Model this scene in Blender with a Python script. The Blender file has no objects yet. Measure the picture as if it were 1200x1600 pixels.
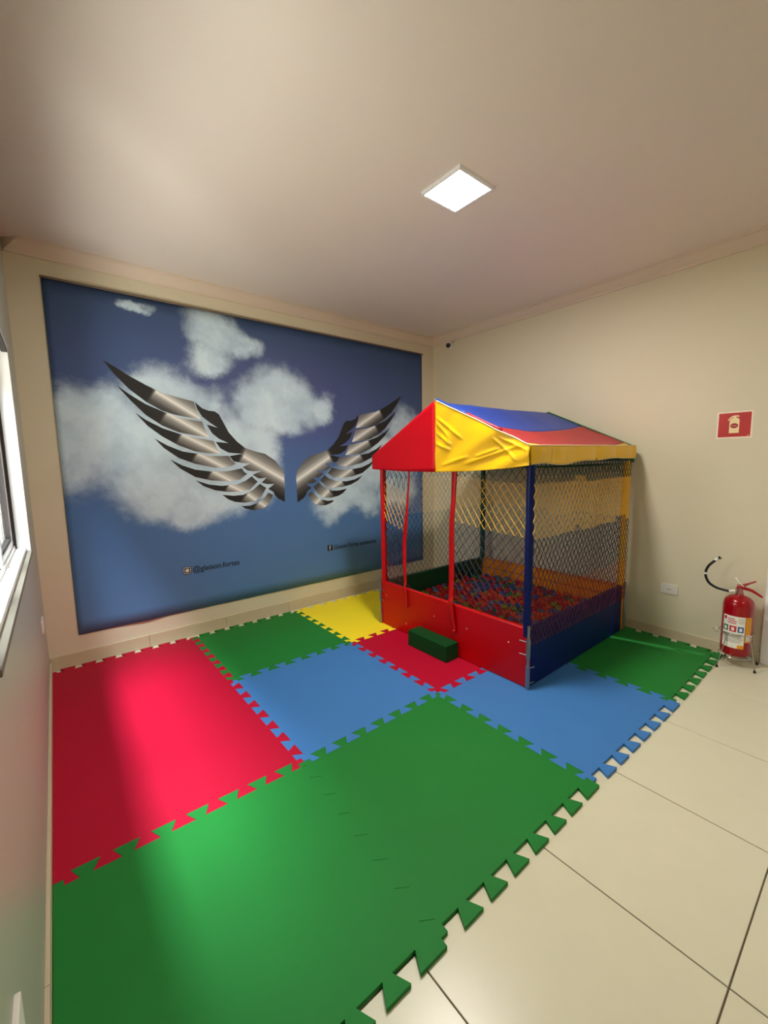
import bpy, bmesh, math, random
from mathutils import Vector, Matrix, noise
from mathutils.geometry import tessellate_polygon, delaunay_2d_cdt

random.seed(7)
PI = math.pi
SC = bpy.context.scene
COL = SC.collection

# ------------------------------------------------------------------ camera
cam_d = bpy.data.cameras.new('camera')
cam = bpy.data.objects.new('camera', cam_d)
COL.objects.link(cam)
cam_d.sensor_fit = 'VERTICAL'
cam_d.sensor_height = 24.0
cam_d.lens = 653.378 / 1600.0 * 24.0
cam_d.clip_start = 0.01
CAM = Vector((0.0854, -3.6589, 1.4267))
Mc = Matrix(((0.7769, 0.0874, -0.6236), (-0.6295, 0.0814, -0.7728), (-0.0168, 0.9928, 0.1183)))
cam.matrix_world = Matrix.Translation(CAM) @ Mc.to_4x4()
SC.camera = cam

# ------------------------------------------------------------------ light and exposure
SC.view_settings.view_transform = 'Standard'
SC.view_settings.look = 'None'
SC.view_settings.gamma = 1.0
SC.view_settings.use_curve_mapping = False
SC.view_settings.exposure = 0.0

world = bpy.data.worlds.new('sky')
SC.world = world
world.use_nodes = True
world.node_tree.nodes['Background'].inputs[0].default_value = (0.80, 0.90, 1.0, 1)
world.node_tree.nodes['Background'].inputs[1].default_value = 0.9

# daylight that comes down the narrow gap between the eave and the neighbouring wall
sky_d = bpy.data.lights.new('skylight_gap', 'AREA')
sky_d.shape = 'RECTANGLE'
sky_d.size = 0.30
sky_d.size_y = 1.8
sky_d.energy = 128
sky_d.spread = math.radians(84)
sky_d.color = (0.78, 0.90, 1.0)
sky_o = bpy.data.objects.new('skylight_gap', sky_d)
COL.objects.link(sky_o)
sky_o.location = (-0.72, -1.75, 3.2)
sky_o.rotation_euler = (math.radians(14), math.radians(-18), 0)

# daylight thrown up from the bright paving of the side passage through the window
gb_d = bpy.data.lights.new('passage_daylight', 'AREA')
gb_d.shape = 'RECTANGLE'
gb_d.size = 0.8
gb_d.size_y = 2.4
gb_d.energy = 225
gb_d.color = (1.0, 0.95, 0.90)
gb_o = bpy.data.objects.new('passage_daylight', gb_d)
COL.objects.link(gb_o)
gb_o.location = (-0.70, -1.75, 0.25)
gb_o.rotation_euler = Vector((0.52, 0.42, 0.80)).to_track_quat('-Z', 'Y').to_euler()

# daylight off the bright neighbouring wall, level with the window
nb_d = bpy.data.lights.new('neighbour_daylight', 'AREA')
nb_d.shape = 'RECTANGLE'
nb_d.size = 0.8
nb_d.size_y = 1.1
nb_d.energy = 66
nb_d.color = (1.0, 0.96, 0.90)
nb_o = bpy.data.objects.new('neighbour_daylight', nb_d)
COL.objects.link(nb_o)
nb_o.location = (-1.15, -1.25, 1.80)
nb_o.rotation_euler = Vector((1.0, -0.25, -0.14)).to_track_quat('-Z', 'Y').to_euler()

# unseen added spot without fixture, flattened to lay a thin line of light
spot_d = bpy.data.lights.new('added_stripe_spot', 'SPOT')
spot_d.energy = 160
spot_d.spot_size = math.radians(22)
spot_d.spot_blend = 0.25
spot_d.shadow_soft_size = 0.008
spot_d.color = (0.92, 0.97, 1.0)
spot_o = bpy.data.objects.new('added_stripe_spot', spot_d)
COL.objects.link(spot_o)
SP0, SP1 = Vector((3.79, -3.36, 2.74)), Vector((3.545, -2.50, 0.014))
zd = (SP0 - SP1).normalized()
yd = Vector((0.283, -0.959, 0.0))
yd = (yd - zd * yd.dot(zd)).normalized()
xd = yd.cross(zd)
spot_o.matrix_world = Matrix.Translation(SP0) @ Matrix((xd, yd, zd)).transposed().to_4x4() @ Matrix.Diagonal((0.045, 1, 1, 1))

LAMP_STRENGTH = 255.0
FILL_LAMP_STRENGTH = 85.0

# ------------------------------------------------------------------ material helpers
def srgb(r, g, b):
    def f(c):
        c /= 255.0
        return c / 12.92 if c <= 0.04045 else ((c + 0.055) / 1.055) ** 2.4
    return (f(r), f(g), f(b), 1.0)

class NT:
    """Small wrapper that chains math nodes."""
    def __init__(self, mat):
        self.t = mat.node_tree
        self.n = self.t.nodes
        self.l = self.t.links
    def new(self, kind, **kw):
        nd = self.n.new(kind)
        for k, v in kw.items():
            setattr(nd, k, v)
        return nd
    def put(self, sock, v):
        if isinstance(v, bpy.types.NodeSocket):
            self.l.new(v, sock)
        else:
            sock.default_value = v
    def math(self, op, a, b=0.0, c=None, clamp=False):
        nd = self.new('ShaderNodeMath', operation=op)
        nd.use_clamp = clamp
        self.put(nd.inputs[0], a)
        self.put(nd.inputs[1], b)
        if c is not None:
            self.put(nd.inputs[2], c)
        return nd.outputs[0]
    def smooth(self, v, lo, hi):
        nd = self.new('ShaderNodeMapRange', interpolation_type='SMOOTHSTEP')
        self.put(nd.inputs[0], v)
        nd.inputs[1].default_value = lo
        nd.inputs[2].default_value = hi
        return nd.outputs[0]
    def ramp(self, v, stops):
        nd = self.new('ShaderNodeValToRGB')
        e = nd.color_ramp.elements
        while len(e) < len(stops):
            e.new(0.5)
        for el, (p, c) in zip(e, stops):
            el.position = p
            el.color = c
        self.put(nd.inputs[0], v)
        return nd.outputs[0]
    def mix(self, f, a, b):
        nd = self.new('ShaderNodeMix', data_type='RGBA')
        self.put(nd.inputs[0], f)
        self.put(nd.inputs[6], a)
        self.put(nd.inputs[7], b)
        return nd.outputs[2]
    def noise(self, scale, detail=3.0, vec=None, rough=0.5):
        nd = self.new('ShaderNodeTexNoise')
        nd.inputs['Scale'].default_value = scale
        nd.inputs['Detail'].default_value = detail
        nd.inputs['Roughness'].default_value = rough
        if vec is not None:
            self.l.new(vec, nd.inputs['Vector'])
        return nd.outputs['Fac']
    def coord(self):
        return self.new('ShaderNodeTexCoord').outputs['Object']

MATS = {}
def mat(name, col, rough=0.5, metal=0.0, var=0.06, vscale=6.0, bump=0.0, bscale=200.0, spec=0.5, sheen=0.0):
    if name in MATS:
        return MATS[name]
    m = bpy.data.materials.new(name)
    m.use_nodes = True
    k = NT(m)
    b = k.n['Principled BSDF']
    b.inputs['Roughness'].default_value = rough
    b.inputs['Metallic'].default_value = metal
    b.inputs['Specular IOR Level'].default_value = spec
    co = k.coord()
    n = k.noise(vscale, 4.0, co)
    d = tuple(c * (1 - var) for c in col[:3]) + (1,)
    u = tuple(min(1, c * (1 + var)) for c in col[:3]) + (1,)
    k.l.new(k.mix(n, d, u), b.inputs['Base Color'])
    if bump > 0:
        bn = k.noise(bscale, 2.0, co)
        bp = k.new('ShaderNodeBump')
        bp.inputs['Strength'].default_value = bump
        bp.inputs['Distance'].default_value = 0.002
        k.l.new(bn, bp.inputs['Height'])
        k.l.new(bp.outputs[0], b.inputs['Normal'])
    if sheen:
        b.inputs['Sheen Weight'].default_value = sheen
    MATS[name] = m
    return m

def emit_mat(name, col, strength):
    m = bpy.data.materials.new(name)
    m.use_nodes = True
    b = m.node_tree.nodes['Principled BSDF']
    b.inputs['Base Color'].default_value = (0.8, 0.8, 0.8, 1)
    b.inputs['Emission Color'].default_value = col
    b.inputs['Emission Strength'].default_value = strength
    return m

def glass_mat(name):
    m = bpy.data.materials.new(name)
    m.use_nodes = True
    k = NT(m)
    k.n.remove(k.n['Principled BSDF'])
    out = k.n['Material Output']
    tr = k.new('ShaderNodeBsdfTransparent')
    tr.inputs[0].default_value = (0.93, 0.96, 0.95, 1)
    gl = k.new('ShaderNodeBsdfGlossy')
    gl.inputs['Roughness'].default_value = 0.02
    lw = k.new('ShaderNodeLayerWeight')
    fr = k.math('MULTIPLY_ADD', k.math('POWER', lw.outputs['Facing'], 5.0), 0.9, 0.04, clamp=True)
    mx = k.new('ShaderNodeMixShader')
    k.l.new(fr, mx.inputs[0])
    k.l.new(tr.outputs[0], mx.inputs[1])
    k.l.new(gl.outputs[0], mx.inputs[2])
    k.l.new(mx.outputs[0], out.inputs[0])
    return m

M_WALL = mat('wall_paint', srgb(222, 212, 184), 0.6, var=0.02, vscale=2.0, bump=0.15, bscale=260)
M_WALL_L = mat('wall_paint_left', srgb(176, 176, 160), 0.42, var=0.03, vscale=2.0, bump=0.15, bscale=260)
M_CEIL = mat('ceiling_paint', srgb(232, 221, 209), 0.7, var=0.015, vscale=1.5, bump=0.2, bscale=320)
M_CROWN = mat('crown_plaster', srgb(226, 209, 188), 0.6, var=0.02)
M_TILE = mat('porcelain_tile', srgb(219, 213, 184), 0.28, var=0.035, vscale=9.0, spec=0.45)
M_GROUT = mat('grout', srgb(96, 82, 64), 0.9, var=0.15, vscale=30)
M_WHITE = mat('white_paint', srgb(244, 244, 246), 0.35, var=0.01)
M_ALU = mat('white_aluminium', srgb(230, 228, 224), 0.3, var=0.01)
M_GASKET_SHADE = mat('dark_gasket_shade', srgb(38, 30, 32), 0.6)  # rubber gaskets, and strips that paint shade on head and jamb
M_PLASTIC_W = mat('white_plastic', srgb(236, 232, 222), 0.35, var=0.01)
M_BLACK = mat('black_plastic', srgb(14, 14, 15), 0.28, var=0.1)
M_CREAM = mat('cream_render', srgb(186, 168, 128), 0.9, var=0.05, vscale=3)
M_CONC = mat('concrete', srgb(170, 165, 155), 0.9, var=0.08, vscale=4)
M_STEEL = mat('grey_steel', srgb(150, 152, 156), 0.35, metal=0.85, var=0.05)
M_CHROME = mat('wire_chrome', srgb(190, 190, 188), 0.22, metal=0.95, var=0.03)
M_GLASS = glass_mat('window_glass')

FOAM = {
    'red': mat('foam_red', srgb(180, 0, 42), 0.6, var=0.04, vscale=5, bump=0.25, bscale=420, spec=0.25),
    'green': mat('foam_green', srgb(28, 122, 46), 0.6, var=0.06, vscale=5, bump=0.25, bscale=420, spec=0.25),
    'blue': mat('foam_blue', srgb(64, 122, 186), 0.6, var=0.05, vscale=5, bump=0.25, bscale=420, spec=0.25),
    'yellow': mat('foam_yellow', srgb(255, 228, 40), 0.5, var=0.04, vscale=5, bump=0.25, bscale=420, spec=0.25),
}
V_RED = mat('vinyl_red', srgb(190, 0, 8), 0.36, var=0.05, vscale=4, bump=0.06, bscale=60, spec=0.3)
V_BLUE = mat('vinyl_blue', srgb(2, 22, 84), 0.4, var=0.06, vscale=4, bump=0.06, bscale=60, spec=0.25)
V_GREEN = mat('vinyl_green', srgb(6, 78, 44), 0.34, var=0.06, vscale=4, bump=0.06, bscale=60)
V_ORANGE = mat('vinyl_orange', srgb(226, 130, 16), 0.36, var=0.06, vscale=4, bump=0.06, bscale=60)
V_YELLOW = mat('vinyl_yellow', srgb(246, 182, 14), 0.36, var=0.05, vscale=4, bump=0.06, bscale=60)
C_RED = mat('canopy_red', srgb(200, 0, 24), 0.4, var=0.05, vscale=4, bump=0.08, bscale=30, spec=0.2)
C_RED2 = mat('canopy_red_band', srgb(176, 24, 36), 0.42, var=0.05, vscale=4, bump=0.08, bscale=30)
C_BLUE = mat('canopy_blue', srgb(24, 62, 158), 0.42, var=0.05, vscale=4, bump=0.08, bscale=30)
C_YELLOW = mat('canopy_yellow', srgb(252, 196, 8), 0.36, var=0.04, vscale=4, bump=0.08, bscale=30)
C_GREEN = mat('canopy_green', srgb(14, 96, 44), 0.42, var=0.05, vscale=4, bump=0.08, bscale=30)
M_PIPING = mat('white_piping', srgb(240, 226, 190), 0.4)
NET = [mat('net_green', srgb(22, 52, 44), 0.7), mat('net_yellow', srgb(248, 194, 76), 0.5),
       mat('net_blue', srgb(34, 40, 78), 0.7), mat('net_red', srgb(112, 22, 50), 0.7)]
EXT_RED = mat('extinguisher_red', srgb(158, 6, 20), 0.2, var=0.03)

# ------------------------------------------------------------------ geometry helpers
class MB:
    def __init__(self):
        self.v = []
        self.f = []
        self.m = []
    def add(self, vs, fs, mi=0):
        o = len(self.v)
        self.v += [tuple(p) for p in vs]
        self.f += [tuple(i + o for i in f) for f in fs]
        self.m += [mi] * len(fs)
        return self
    def box(self, a, b, mi=0):
        x0, y0, z0 = (min(a[i], b[i]) for i in range(3))
        x1, y1, z1 = (max(a[i], b[i]) for i in range(3))
        vs = [(x0, y0, z0), (x1, y0, z0), (x1, y1, z0), (x0, y1, z0), (x0, y0, z1), (x1, y0, z1), (x1, y1, z1), (x0, y1, z1)]
        fs = [(0, 3, 2, 1), (4, 5, 6, 7), (0, 1, 5, 4), (1, 2, 6, 5), (2, 3, 7, 6), (3, 0, 4, 7)]
        return self.add(vs, fs, mi)
    def tube(self, pts, r, n=8, mi=0, caps=True, mats=None):
        pts = [Vector(p) for p in pts]
        rs = r if isinstance(r, (list, tuple)) else [r] * len(pts)
        vs, fs, ms = [], [], []
        ref = None
        for i, p in enumerate(pts):
            d = (pts[min(i + 1, len(pts) - 1)] - pts[max(i - 1, 0)]).normalized()
            if ref is None:
                ref = Vector((0, 0, 1)) if abs(d.z) < 0.9 else Vector((1, 0, 0))
            u = (ref - d * ref.dot(d)).normalized()
            ref = u
            w = d.cross(u)
            for k in range(n):
                a = 2 * PI * k / n
                vs.append(p + (u * math.cos(a) + w * math.sin(a)) * rs[i])
        for i in range(len(pts) - 1):
            for k in range(n):
                fs.append((i * n + k, i * n + (k + 1) % n, (i + 1) * n + (k + 1) % n, (i + 1) * n + k))
                ms.append(mats[i] if mats else mi)
        if caps:
            fs.append(tuple(range(n - 1, -1, -1)))
            fs.append(tuple((len(pts) - 1) * n + k for k in range(n)))
            ms += [mi if not mats else mats[0], mi if not mats else mats[-1]]
        o = len(self.v)
        self.v += [tuple(p) for p in vs]
        self.f += [tuple(i + o for i in f) for f in fs]
        self.m += ms
        return self
    def lathe(self, prof, c=(0, 0, 0), n=32, mi=0):
        vs, fs = [], []
        for (r, z) in prof:
            for k in range(n):
                a = 2 * PI * k / n
                vs.append((c[0] + r * math.cos(a), c[1] + r * math.sin(a), c[2] + z))
        for i in range(len(prof) - 1):
            for k in range(n):
                fs.append((i * n + k, i * n + (k + 1) % n, (i + 1) * n + (k + 1) % n, (i + 1) * n + k))
        fs.append(tuple(range(n - 1, -1, -1)))
        fs.append(tuple((len(prof) - 1) * n + k for k in range(n)))
        return self.add(vs, fs, mi)
    def prism(self, poly, f, h, mi=0):
        """poly: 2-D outline; f(u, v, t) -> 3-D point with t = 0 (back) or 1 (front)."""
        n = len(poly)
        vs = [f(u, v, 0) for u, v in poly] + [f(u, v, h) for u, v in poly]
        fs = [tuple(range(n - 1, -1, -1)), tuple(range(n, 2 * n))]
        fs += [(i, (i + 1) % n, n + (i + 1) % n, n + i) for i in range(n)]
        return self.add(vs, fs, mi)
    def grid(self, fn, nu, nv, mi=0):
        vs = [fn(i / nu, j / nv) for j in range(nv + 1) for i in range(nu + 1)]
        fs = [(j * (nu + 1) + i, j * (nu + 1) + i + 1, (j + 1) * (nu + 1) + i + 1, (j + 1) * (nu + 1) + i)
              for j in range(nv) for i in range(nu)]
        return self.add(vs, fs, mi)
    def build(self, name, mats, parent=None, smooth=False, bevel=0.0, solid=0.0, fixn=True, angle=None):
        me = bpy.data.meshes.new(name)
        me.from_pydata(self.v, [], self.f)
        for m in (mats if isinstance(mats, (list, tuple)) else [mats]):
            me.materials.append(m)
        me.polygons.foreach_set('material_index', self.m)
        if fixn:
            bm = bmesh.new()
            bm.from_mesh(me)
            bmesh.ops.recalc_face_normals(bm, faces=bm.faces)
            bm.to_mesh(me)
            bm.free()
        if smooth:
            me.polygons.foreach_set('use_smooth', [True] * len(me.polygons))
            if angle is not None:
                me.set_sharp_from_angle(angle=math.radians(angle))
        me.update()
        o = bpy.data.objects.new(name, me)
        COL.objects.link(o)
        if parent:
            o.parent = parent
        if solid:
            md = o.modifiers.new('thickness', 'SOLIDIFY')
            md.thickness = solid
            md.offset = 0
        if bevel:
            md = o.modifiers.new('bevel', 'BEVEL')
            md.width = bevel
            md.segments = 3
            md.limit_method = 'ANGLE'
            md.harden_normals = False
        return o

def tag(o, label, cat, group=None):
    o['label'] = label
    o['category'] = cat
    if group:
        o['group'] = group
    return o
def empty(name, loc=(0, 0, 0), label=None, cat=None, group=None):
    o = bpy.data.objects.new(name, None)
    COL.objects.link(o)
    o.location = loc
    if label:
        tag(o, label, cat, group)
    return o
def struct(o):
    o['kind'] = 'structure'
    return o
def text(name, body, size, m, parent=None, matrix=None, extrude=0.0003, sx=1.0):
    cu = bpy.data.curves.new(name, 'FONT')
    cu.body = body
    cu.size = size
    cu.extrude = extrude
    cu.offset = size * 0.010
    tmp = bpy.data.objects.new(name, cu)
    COL.objects.link(tmp)
    me = bpy.data.meshes.new_from_object(tmp.evaluated_get(bpy.context.evaluated_depsgraph_get()))
    bpy.data.objects.remove(tmp)
    bpy.data.curves.remove(cu)
    me.name = name
    me.transform(matrix @ Matrix.Diagonal((sx, 1, 1, 1)))
    me.materials.clear()
    me.materials.append(m)
    o = bpy.data.objects.new(name, me)
    COL.objects.link(o)
    o.parent = parent
    return o

# ------------------------------------------------------------------ setting
W, H, FRONT = 3.8357, 2.86, -6.4
K = 0.014                                     # the left wall is a little out of square
ROT = -math.atan(K)
T = 0.15

# floor: slab with a recessed joint bed and one mesh per tile
fl = struct(MB().box((-0.25, FRONT - T, -0.10), (W + 1.6, 0.16, -0.0035)).build('floor', M_GROUT))
P, TX, TY, G = 0.6, 0.8027, -3.4771, 0.0021
tiles = {}
def tile_mesh(x0, x1, y0, y1):
    key = (round(x1 - x0, 3), round(y1 - y0, 3))
    if key not in tiles:
        mb = MB()
        a, b, e = (x1 - x0) / 2, (y1 - y0) / 2, 0.0012
        vs = [(-a, -b, -0.0035), (a, -b, -0.0035), (a, b, -0.0035), (-a, b, -0.0035),
              (-a, -b, -e), (a, -b, -e), (a, b, -e), (-a, b, -e),
              (-a + e, -b + e, 0), (a - e, -b + e, 0), (a - e, b - e, 0), (-a + e, b - e, 0)]
        fs = [(0, 3, 2, 1), (8, 9, 10, 11)]
        for i in range(4):
            j = (i + 1) % 4
            fs += [(i, j, 4 + j, 4 + i), (4 + i, 4 + j, 8 + j, 8 + i)]
        mb.add(vs, fs)
        o = mb.build('tile', M_TILE)
        tiles[key] = o.data
        bpy.data.objects.remove(o)
    return tiles[key]
for i in range(-3, 8):
    for j in range(-5, 7):
        x0, x1 = TX + i * P + G, TX + (i + 1) * P - G
        y0, y1 = TY + j * P + G, TY + (j + 1) * P - G
        x0, x1 = max(x0, -0.12), min(x1, W + 1.0)
        y0, y1 = max(y0, FRONT), min(y1, -0.001)
        if x1 - x0 < 0.03 or y1 - y0 < 0.03:
            continue
        o = bpy.data.objects.new('tile', tile_mesh(x0, x1, y0, y1))
        COL.objects.link(o)
        o.parent = fl
        o.location = ((x0 + x1) / 2, (y0 + y1) / 2, 0)

struct(MB().box((-0.28, FRONT - T, H), (W + T, T, H + 0.15)).build('ceiling', M_CEIL))
struct(MB().box((-0.25, 0, -0.1), (W + T, T, H)).build('wall_back', M_WALL))
struct(MB().box((-0.25, FRONT - T, -0.1), (W + T, FRONT, H)).build('wall_front', M_WALL))

# right wall with a doorway
DY0, DY1, DH = -3.20, -4.03, 2.10
mb = MB()
mb.box((W, 0, -0.0035), (W + T, DY0, H))
mb.box((W, DY1, -0.0035), (W + T, FRONT, H))
mb.box((W, DY0, DH), (W + T, DY1, H))
struct(mb.build('wall_right', M_WALL))
door = struct(empty('door_1', (W, DY0, 0)))
cs = 0.06
def casing(x0, x1):
    m2 = MB()
    pr = [(0, 0), (cs, 0), (cs, DH - 0.0), (0, DH - 0.0)]
    m2.box((x0, 0, 0), (x1, cs, DH + cs))
    m2.box((x0, DY1 - DY0 - cs, 0), (x1, DY1 - DY0, DH + cs))
    m2.box((x0, 0, DH), (x1, DY1 - DY0, DH + cs))
    return m2
casing(-0.014, 0.0).build('door_casing', M_WHITE, door, bevel=0.004)
MB().box((-0.014, 0, 0), (0.0, 0.0 - 0.02, DH)).box((0, -0.02, 0), (T, 0.0, DH)).box((0, DY1 - DY0, 0), (T, DY1 - DY0 + 0.02, DH)).build('door_jamb', M_WHITE, door, bevel=0.002)
MB().box((0.05, -0.02, 0.01), (0.085, -0.20, DH)).build('side_panel', M_WHITE, door, bevel=0.003)  # unseen panel added to narrow the doorway to a light slit

# left wall with the window opening (local frame: x = 0 is the inner face)
WY0, WY1, WZ0, WZ1 = -0.71, -2.44, 0.983, 2.052
mb = MB()
mb.box((-T, 0.0, -0.1), (0, WY0, H))
mb.box((-T, WY1, -0.1), (0, FRONT, H))
mb.box((-T, WY0, -0.1), (0, WY1, WZ0))
mb.box((-T, WY0, WZ1), (0, WY1, H))
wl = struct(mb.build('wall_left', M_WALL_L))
wl.rotation_euler.z = ROT

win = struct(empty('window_1'))
win.rotation_euler.z = ROT
mb = MB()                                     # frame lining and inner lip
d0, d1, t = -0.145, 0.005, 0.022
mb.box((d0, WY0, WZ0), (d1, WY0 - t, WZ1))
mb.box((d0, WY1, WZ0), (d1, WY1 + t, WZ1))
mb.box((d0, WY0 - t, WZ1), (d1, WY1 + t, WZ1 - t))
mb.box((d0, WY0 - t, WZ0), (-0.014, WY1 + t, WZ0 + t))
mb.build('window_frame', M_ALU, win, bevel=0.002)
MB().box((-0.016, WY0, WZ0 - 0.016), (0.009, WY1, WZ0 + 0.003)).build('window_sill', mat('sill_stone', srgb(112, 102, 88), 0.5, var=0.08, vscale=12), win, bevel=0.002)
mb = MB()                                     # tracks on the sill and head
for dx in (-0.060, -0.095, -0.130):
    mb.box((dx - 0.003, WY0 - t, WZ0 + t), (dx + 0.003, WY1 + t, WZ0 + t + 0.016))
    mb.box((dx - 0.003, WY0 - t, WZ1 - t), (dx + 0.003, WY1 + t, WZ1 - t - 0.016))
mb.build('window_track', M_ALU, win)
MB().box((-0.02, WY0 - t, WZ1 - t - 0.014), (0.004, WY1 + t, WZ1 - t)).build('head_shade_strip', M_GASKET_SHADE, win)  # dark strip stands in for the shaded underside of the head
MB().box((-0.062, WY0 - t, WZ0 + t), (-0.050, WY0 - t - 0.006, WZ1 - t)).build('jamb_shade_strip', M_GASKET_SHADE, win)  # shade of the gap between jamb and sash, put in as dark colour
def sash(y0, y1, dx, lock=False):
    s, th = 0.042, 0.014
    z0, z1 = WZ0 + t + 0.006, WZ1 - t - 0.006
    m2 = MB()
    m2.box((dx - th, y0, z0), (dx + th, y0 - s, z1))
    m2.box((dx - th, y1, z0), (dx + th, y1 + s, z1))
    m2.box((dx - th, y0 - s, z1), (dx + th, y1 + s, z1 - s))
    m2.box((dx - th, y0 - s, z0), (dx + th, y1 + s, z0 + s))
    so = m2.build('sash', M_ALU, win, bevel=0.002)
    g = 0.014
    m2 = MB()
    for (a, b) in (((y0 - s, z0 + s), (y0 - s - g, z1 - s)), ((y1 + s, z0 + s), (y1 + s + g, z1 - s)),
                   ((y0 - s - g, z0 + s), (y1 + s + g, z0 + s + g)), ((y0 - s - g, z1 - s), (y1 + s + g, z1 - s - g))):
        m2.box((dx - 0.011, a[0], a[1]), (dx + 0.011, b[0], b[1]))
    m2.build('gasket', M_GASKET_SHADE, so)
    MB().box((dx - 0.002, y0 - s - 0.001, z0 + s + 0.001), (dx + 0.002, y1 + s + 0.001, z1 - s - 0.001)).build('pane', M_GLASS, so)
    if lock:
        MB().box((dx + th, y1 + 0.010, z0 + 0.10), (dx + th + 0.012, y1 + 0.030, z0 + 0.20)).build('lock', M_BLACK, so, bevel=0.003)
sash(WY0 - t - 0.002, -1.32, -0.078)
sash(-1.28, -1.90, -0.113, True)
sash(-1.86, WY1 + t + 0.002, -0.078)

# outside of the window: the neighbour's wall across a narrow side passage
struct(MB().box((-1.35, FRONT, -0.1), (-1.20, 1.5, 3.4)).build('wall_neighbour', M_CREAM))
struct(MB().box((-1.35, FRONT, -0.2), (-0.22, 1.5, -0.1)).build('ground', M_CONC))

# crown moulding (profile swept along the walls)
CD, CW = 0.078, 0.088
prof = [(0, 0), (0.012, 0), (0.014, 0.012), (0.024, 0.020), (0.040, 0.034), (0.058, 0.052), (0.068, 0.060), (0.070, 0.068), (CW, 0.070), (CW, CD), (0, CD)]
def crown(name, p0, p1, inward):
    m2 = MB()
    p0, p1, inward = Vector(p0), Vector(p1), Vector(inward)
    d = (p1 - p0).normalized()
    n = len(prof)
    vs = []
    for p, s in ((p0, 1), (p1, -1)):
        for (u, v) in prof:
            vs.append(p + inward * u + d * u * s + Vector((0, 0, H - CD + v)))
    fs = [tuple(range(n)), tuple(range(2 * n - 1, n - 1, -1))] + [(i, (i + 1) % n, n + (i + 1) % n, n + i) for i in range(n)]
    m2.add(vs, fs)
    return struct(m2.build(name, M_CROWN))
crown('trim_1', (0, 0, 0), (W, 0, 0), (0, -1, 0))
crown('trim_2', (W, 0, 0), (W, FRONT, 0), (-1, 0, 0))

# baseboards
BH, BT = 0.085, 0.012
M_BASE = mat('baseboard_tile', srgb(206, 192, 160), 0.4, var=0.05, vscale=8)
def baseboard(name, segs):
    o = None
    for a, b in segs:
        q = MB().box(a, b).build(name if o is None else 'board', M_BASE, o, bevel=0.002)
        o = o or struct(q)
    return o
x = 0.0
segs = []
xs = [0.002, 0.62, 1.22, 1.82, 2.42, 3.02, 3.62, W - 0.013]
for a, b in zip(xs, xs[1:]):
    segs.append(((a, 0, 0), (b - 0.0015, -BT, BH + 0.015)))
baseboard('baseboard_back', segs)
ys = [-0.001, -0.60, -1.20, -1.80, -2.40, -3.0, -3.139]
baseboard('baseboard_right', [((W, a, 0), (W - BT, b + 0.0015, 0.076)) for a, b in zip(ys, ys[1:])])
ys = [-0.013, -0.55, -1.15, -1.75, -2.35, -2.95, -3.55, -4.15, -4.75, -5.35, -5.95, FRONT]
bl = baseboard('baseboard_left', [((0, a, 0), (BT, b + 0.0015, 0.07)) for a, b in zip(ys, ys[1:])])
bl.rotation_euler.z = ROT

# ------------------------------------------------------------------ ceiling lights
def ceiling_light(cx, cy, strength, label):
    r = empty('ceiling_light', (cx, cy, H), label, 'ceiling light', None)
    a, b = 0.134, 0.122
    m2 = MB()
    for s in ((-a, -a, a, -b), (-a, b, a, a), (-a, -b, -b, b), (b, -b, a, b)):
        m2.box((s[0], s[1], -0.018), (s[2], s[3], 0))
    m2.build('frame', M_WHITE, r)
    dm = emit_mat('light_diffuser', (1.0, 0.96, 0.91, 1), strength)
    MB().box((-b, -b, -0.014), (b, b, -0.004)).build('diffuser', dm, r)
    return r
ceiling_light(1.92, -2.05, LAMP_STRENGTH, 'square white glowing panel light on the ceiling above the ball pit house')
ceiling_light(1.92, -5.2, FILL_LAMP_STRENGTH, 'unseen fill panel light added on the ceiling behind the viewpoint')  # fill lamp added behind the camera to brighten the room

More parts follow.
